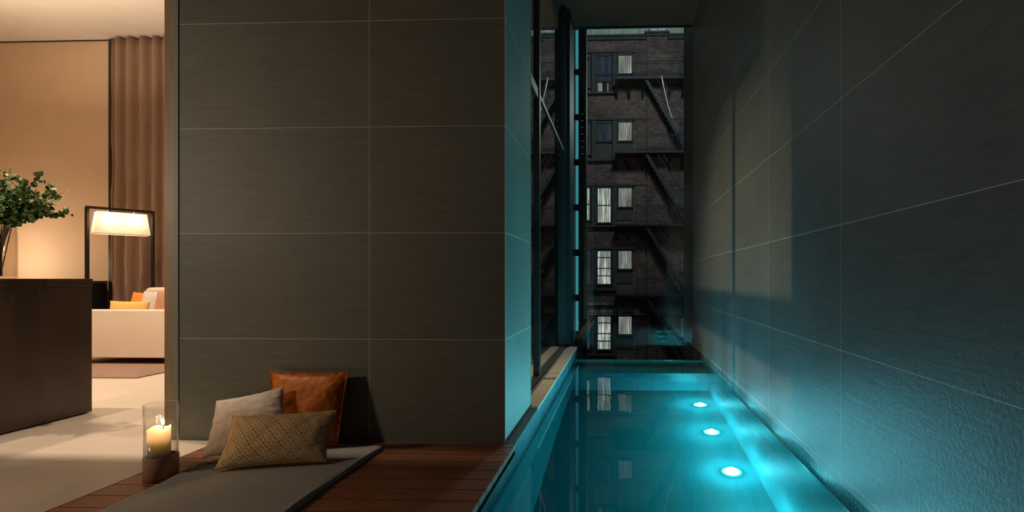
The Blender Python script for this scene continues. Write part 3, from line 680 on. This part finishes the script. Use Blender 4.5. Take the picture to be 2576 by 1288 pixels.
for sx in (-1, 1):
    for k in range(5):
        cx0, cz0 = E(1653 + sx * (2 + 3.6 * k), 87); pts = []
        for q in range(9):
            a = q / 8; pts.append((cx0 + sx * (.07 * a + .04 * math.sin(a * 5)), YB - .34 - .05 * math.sin(a * 3), cz0 + (.48 - .05 * k) * a))
        tube(cp, pts, [.055 - .03 * q / 8 for q in range(9)], 8)
    cx0, cz0 = E(1653 + sx * 13, 86); tube(cp, [(cx0 + sx * .10 * math.cos(a / 10 * 9) * (1 - a / 14), YB - .36, cz0 + .05 + .09 * math.sin(a / 10 * 9) * (1 - a / 14)) for a in range(11)], .035, 8)
x0, z0 = E(1636, 88.5); x1, _ = E(1670, 88); tube(cp, [(x0, YB - .36, z0), (x1, YB - .36, z0)], .05, 8)
link('carved_capital', cp, M['carved'], bd, smooth=True)
link('stone_band', B(eb(1330, 1900, 766, 788, YB - .12, YB)), M['stone_grime'], bd)
link('band_moulding', B(eb(1330, 1900, 788, 792, YB - .22, YB), eb(1330, 1900, 764, 767, YB - .3, YB), *[eb(1332 + 3.6 * k, 1334 + 3.6 * k, 760, 764, YB - .28, YB) for k in range(150)]), M['stone_grime'], bd)
def window(px0, px1, py0, py1, m, bars=6, rails=(), lower=None, frame=3.5):
    fr = link('window', B(eb(px0 - frame, px0, py0 - 4, py1 + 3, YB - .10, YB + .05), eb(px1, px1 + frame, py0 - 4, py1 + 3, YB - .10, YB + .05), eb(px0 - frame, px1 + frame, py0 - 5, py0, YB - .14, YB + .05),
                          eb(px0 - frame - 1, px1 + frame + 1, py1, py1 + 3, YB - .18, YB + .05)), M['win_frame'], bd)
    link('pane', B(eb(px0, px1, py0, py1, YB - .03, YB - .01)), m, fr)
    bm = bmesh.new()
    for k in range(1, bars + 1):
        x = px0 + (px1 - px0) * k / (bars + 1); box(bm, *eb(x - .35, x + .35, py0, py1, YB - .07, YB - .05))
    for r_ in rails: box(bm, *eb(px0, px1, r_ - 1.2, r_ + 1.2, YB - .09, YB - .03))
    if bm.verts: link('window_bars', bm, M['win_frame'], fr)
    return fr
tops = [141, 309, 474, 632, 796]
for k, ty in enumerate(tops):
    C_h = 47 if k < 3 else 44
    window(1556.5, 1588.5, ty, ty + C_h, M['lit'], 5)
    link('door_panel', B(eb(1552, 1592, ty + C_h + 3, ty + 80, YB - .06, YB)), M['door_panel'], bd)
    # left double-hung window
    if k < 2:
        window(1504, 1536, ty + (2 if k else 1), ty + (47 if k else 46), M['dimpane'], 6)
        if k == 0:
            window(1505, 1534, ty + 51, ty + 63, M['dimpane'], 5); w_ = window(1504, 1534, ty + 68, ty + 93, M['darkpane'], 0)
            link('pane', B(eb(1504, 1515, 209, 234, YB - .04, YB - .02)), M['lit'], w_); link('pane', B(eb(1527, 1531, 206, 234, YB - .04, YB - .02)), M['tan'], w_)
        else: link('window_shutter', B(eb(1503, 1536, ty + 50, ty + 90, YB - .05, YB)), M['door_panel'], bd)
    else:
        window(1504, 1536, ty, ty + (86 if k == 2 else 82), M['lit2'], 5, (ty + 43,) if k == 2 else (ty + 16, ty + 43, ty + 62))
    window(1468, 1483, ty + (9 if k == 0 else 0), ty + 80, M['lit2'] if k == 2 else M['dimpane'], 3, (ty + 40,))
    window(1712, 1740, ty + 5, ty + 50, M['dimpane'], 4, (ty + 28,))
    link('window_surround', B(eb(1489, 1500, ty - 4, ty + 93, YB - .16, YB), eb(1541, 1552, ty - 4, ty + 93, YB - .16, YB), eb(1462, 1552, ty + 93, ty + 98, YB - .25, YB), eb(1462, 1597, ty - 10, ty - 5, YB - .2, YB)), M['win_frame'], bd)
    link('lintel_band', B(eb(1597, 1712, ty - 9, ty - 7, YB - .04, YB)), M['door_panel'], bd)
# fire escape
fe = thing('fire_escape', (2, YB - .6, -3), 'black iron fire escape with landings and stairs on the brick building', 'fire escape')
FY = YB - 1.15
lands = [219, 397, 572, 742, 908]; rtops = [178, 352, 525, 700, 862]
for k, (ly, rt) in enumerate(zip(lands, rtops)):
    link('landing', B(eb(1548, 1770, ly - 3, ly + 2, FY, YB - .05)), M['iron'], fe)
    bm = bmesh.new(); box(bm, *eb(1598, 1770, rt, rt + 1.4, FY, FY + .04)); box(bm, *eb(1598, 1770, rt + 6, rt + 7.2, FY, FY + .04)); box(bm, *eb(1598, 1770, ly - 9, ly - 7.8, FY, FY + .04))
    x = 1598
    while x < 1770:
        wdt = 1.5 if int((x - 1598) / 3.9) % 11 in (0, 6) else .75
        box(bm, *eb(x, x + wdt, rt, ly - 3, FY, FY + .04)); x += 3.9
    for x in (1550,): box(bm, *eb(x, x + 1.3, rt + 16, ly, FY, FY + .04))
    link('railing', bm, M['iron'], fe)
    for x in (1552, 1583, 1617, 1681, 1714):
        bm = bmesh.new(); a = E(x, ly + 2); b = E(x, ly + (30 if k != 3 else 52)); bar(bm, (a[0], FY + .1, a[1]), (b[0], YB - .1, b[1]), .07); bar(bm, (b[0], YB - .08, b[1]), (a[0], YB - .08, a[1]), .06)
        link('bracket', bm, M['iron'], fe)
    if k < 4 or True:
        bm = bmesh.new(); ny_ = lands[k + 1] if k < 4 else ly + 170
        a = E(1622, ly); b = E(1722, ny_); 
        for yy in (FY + .15, FY + .75): bar(bm, (a[0], yy, a[1]), (b[0], yy, b[1]), .13, .05)
        for q in range(1, 16):
            u = q / 16; cx0 = a[0] + (b[0] - a[0]) * u; cz0 = a[1] + (b[1] - a[1]) * u; box(bm, cx0 - .12, cx0 + .12, FY + .15, FY + .75, cz0 - .02, cz0 + .02)
        link('staircase', bm, M['iron'], fe)
        bm = bmesh.new()
        for off in (.55, .95): bar(bm, (a[0] + .5, FY + .12, a[1] + off - .55), (b[0] + .5, FY + .12, b[1] + off), .025)
        link('stair_handrail', bm, M['iron'], fe)
bm = bmesh.new(); pts = [(1659, 216), (1662, 232), (1666, 250), (1674, 285), (1680, 305), (1685, 318)]
tube(bm, [(E(*p)[0], FY - .05, E(*p)[1]) for p in pts], [.03, .035, .02, .018, .02, .035], 8)
link('drop_rod', bm, M['steel'], fe, smooth=True)

# light refracted through the water surface
for o in sc.objects:
    if o.type == 'MESH':
        if o.name == 'pool_water': o.cycles.is_caustics_caster = True
        else: o.cycles.is_caustics_receiver = True
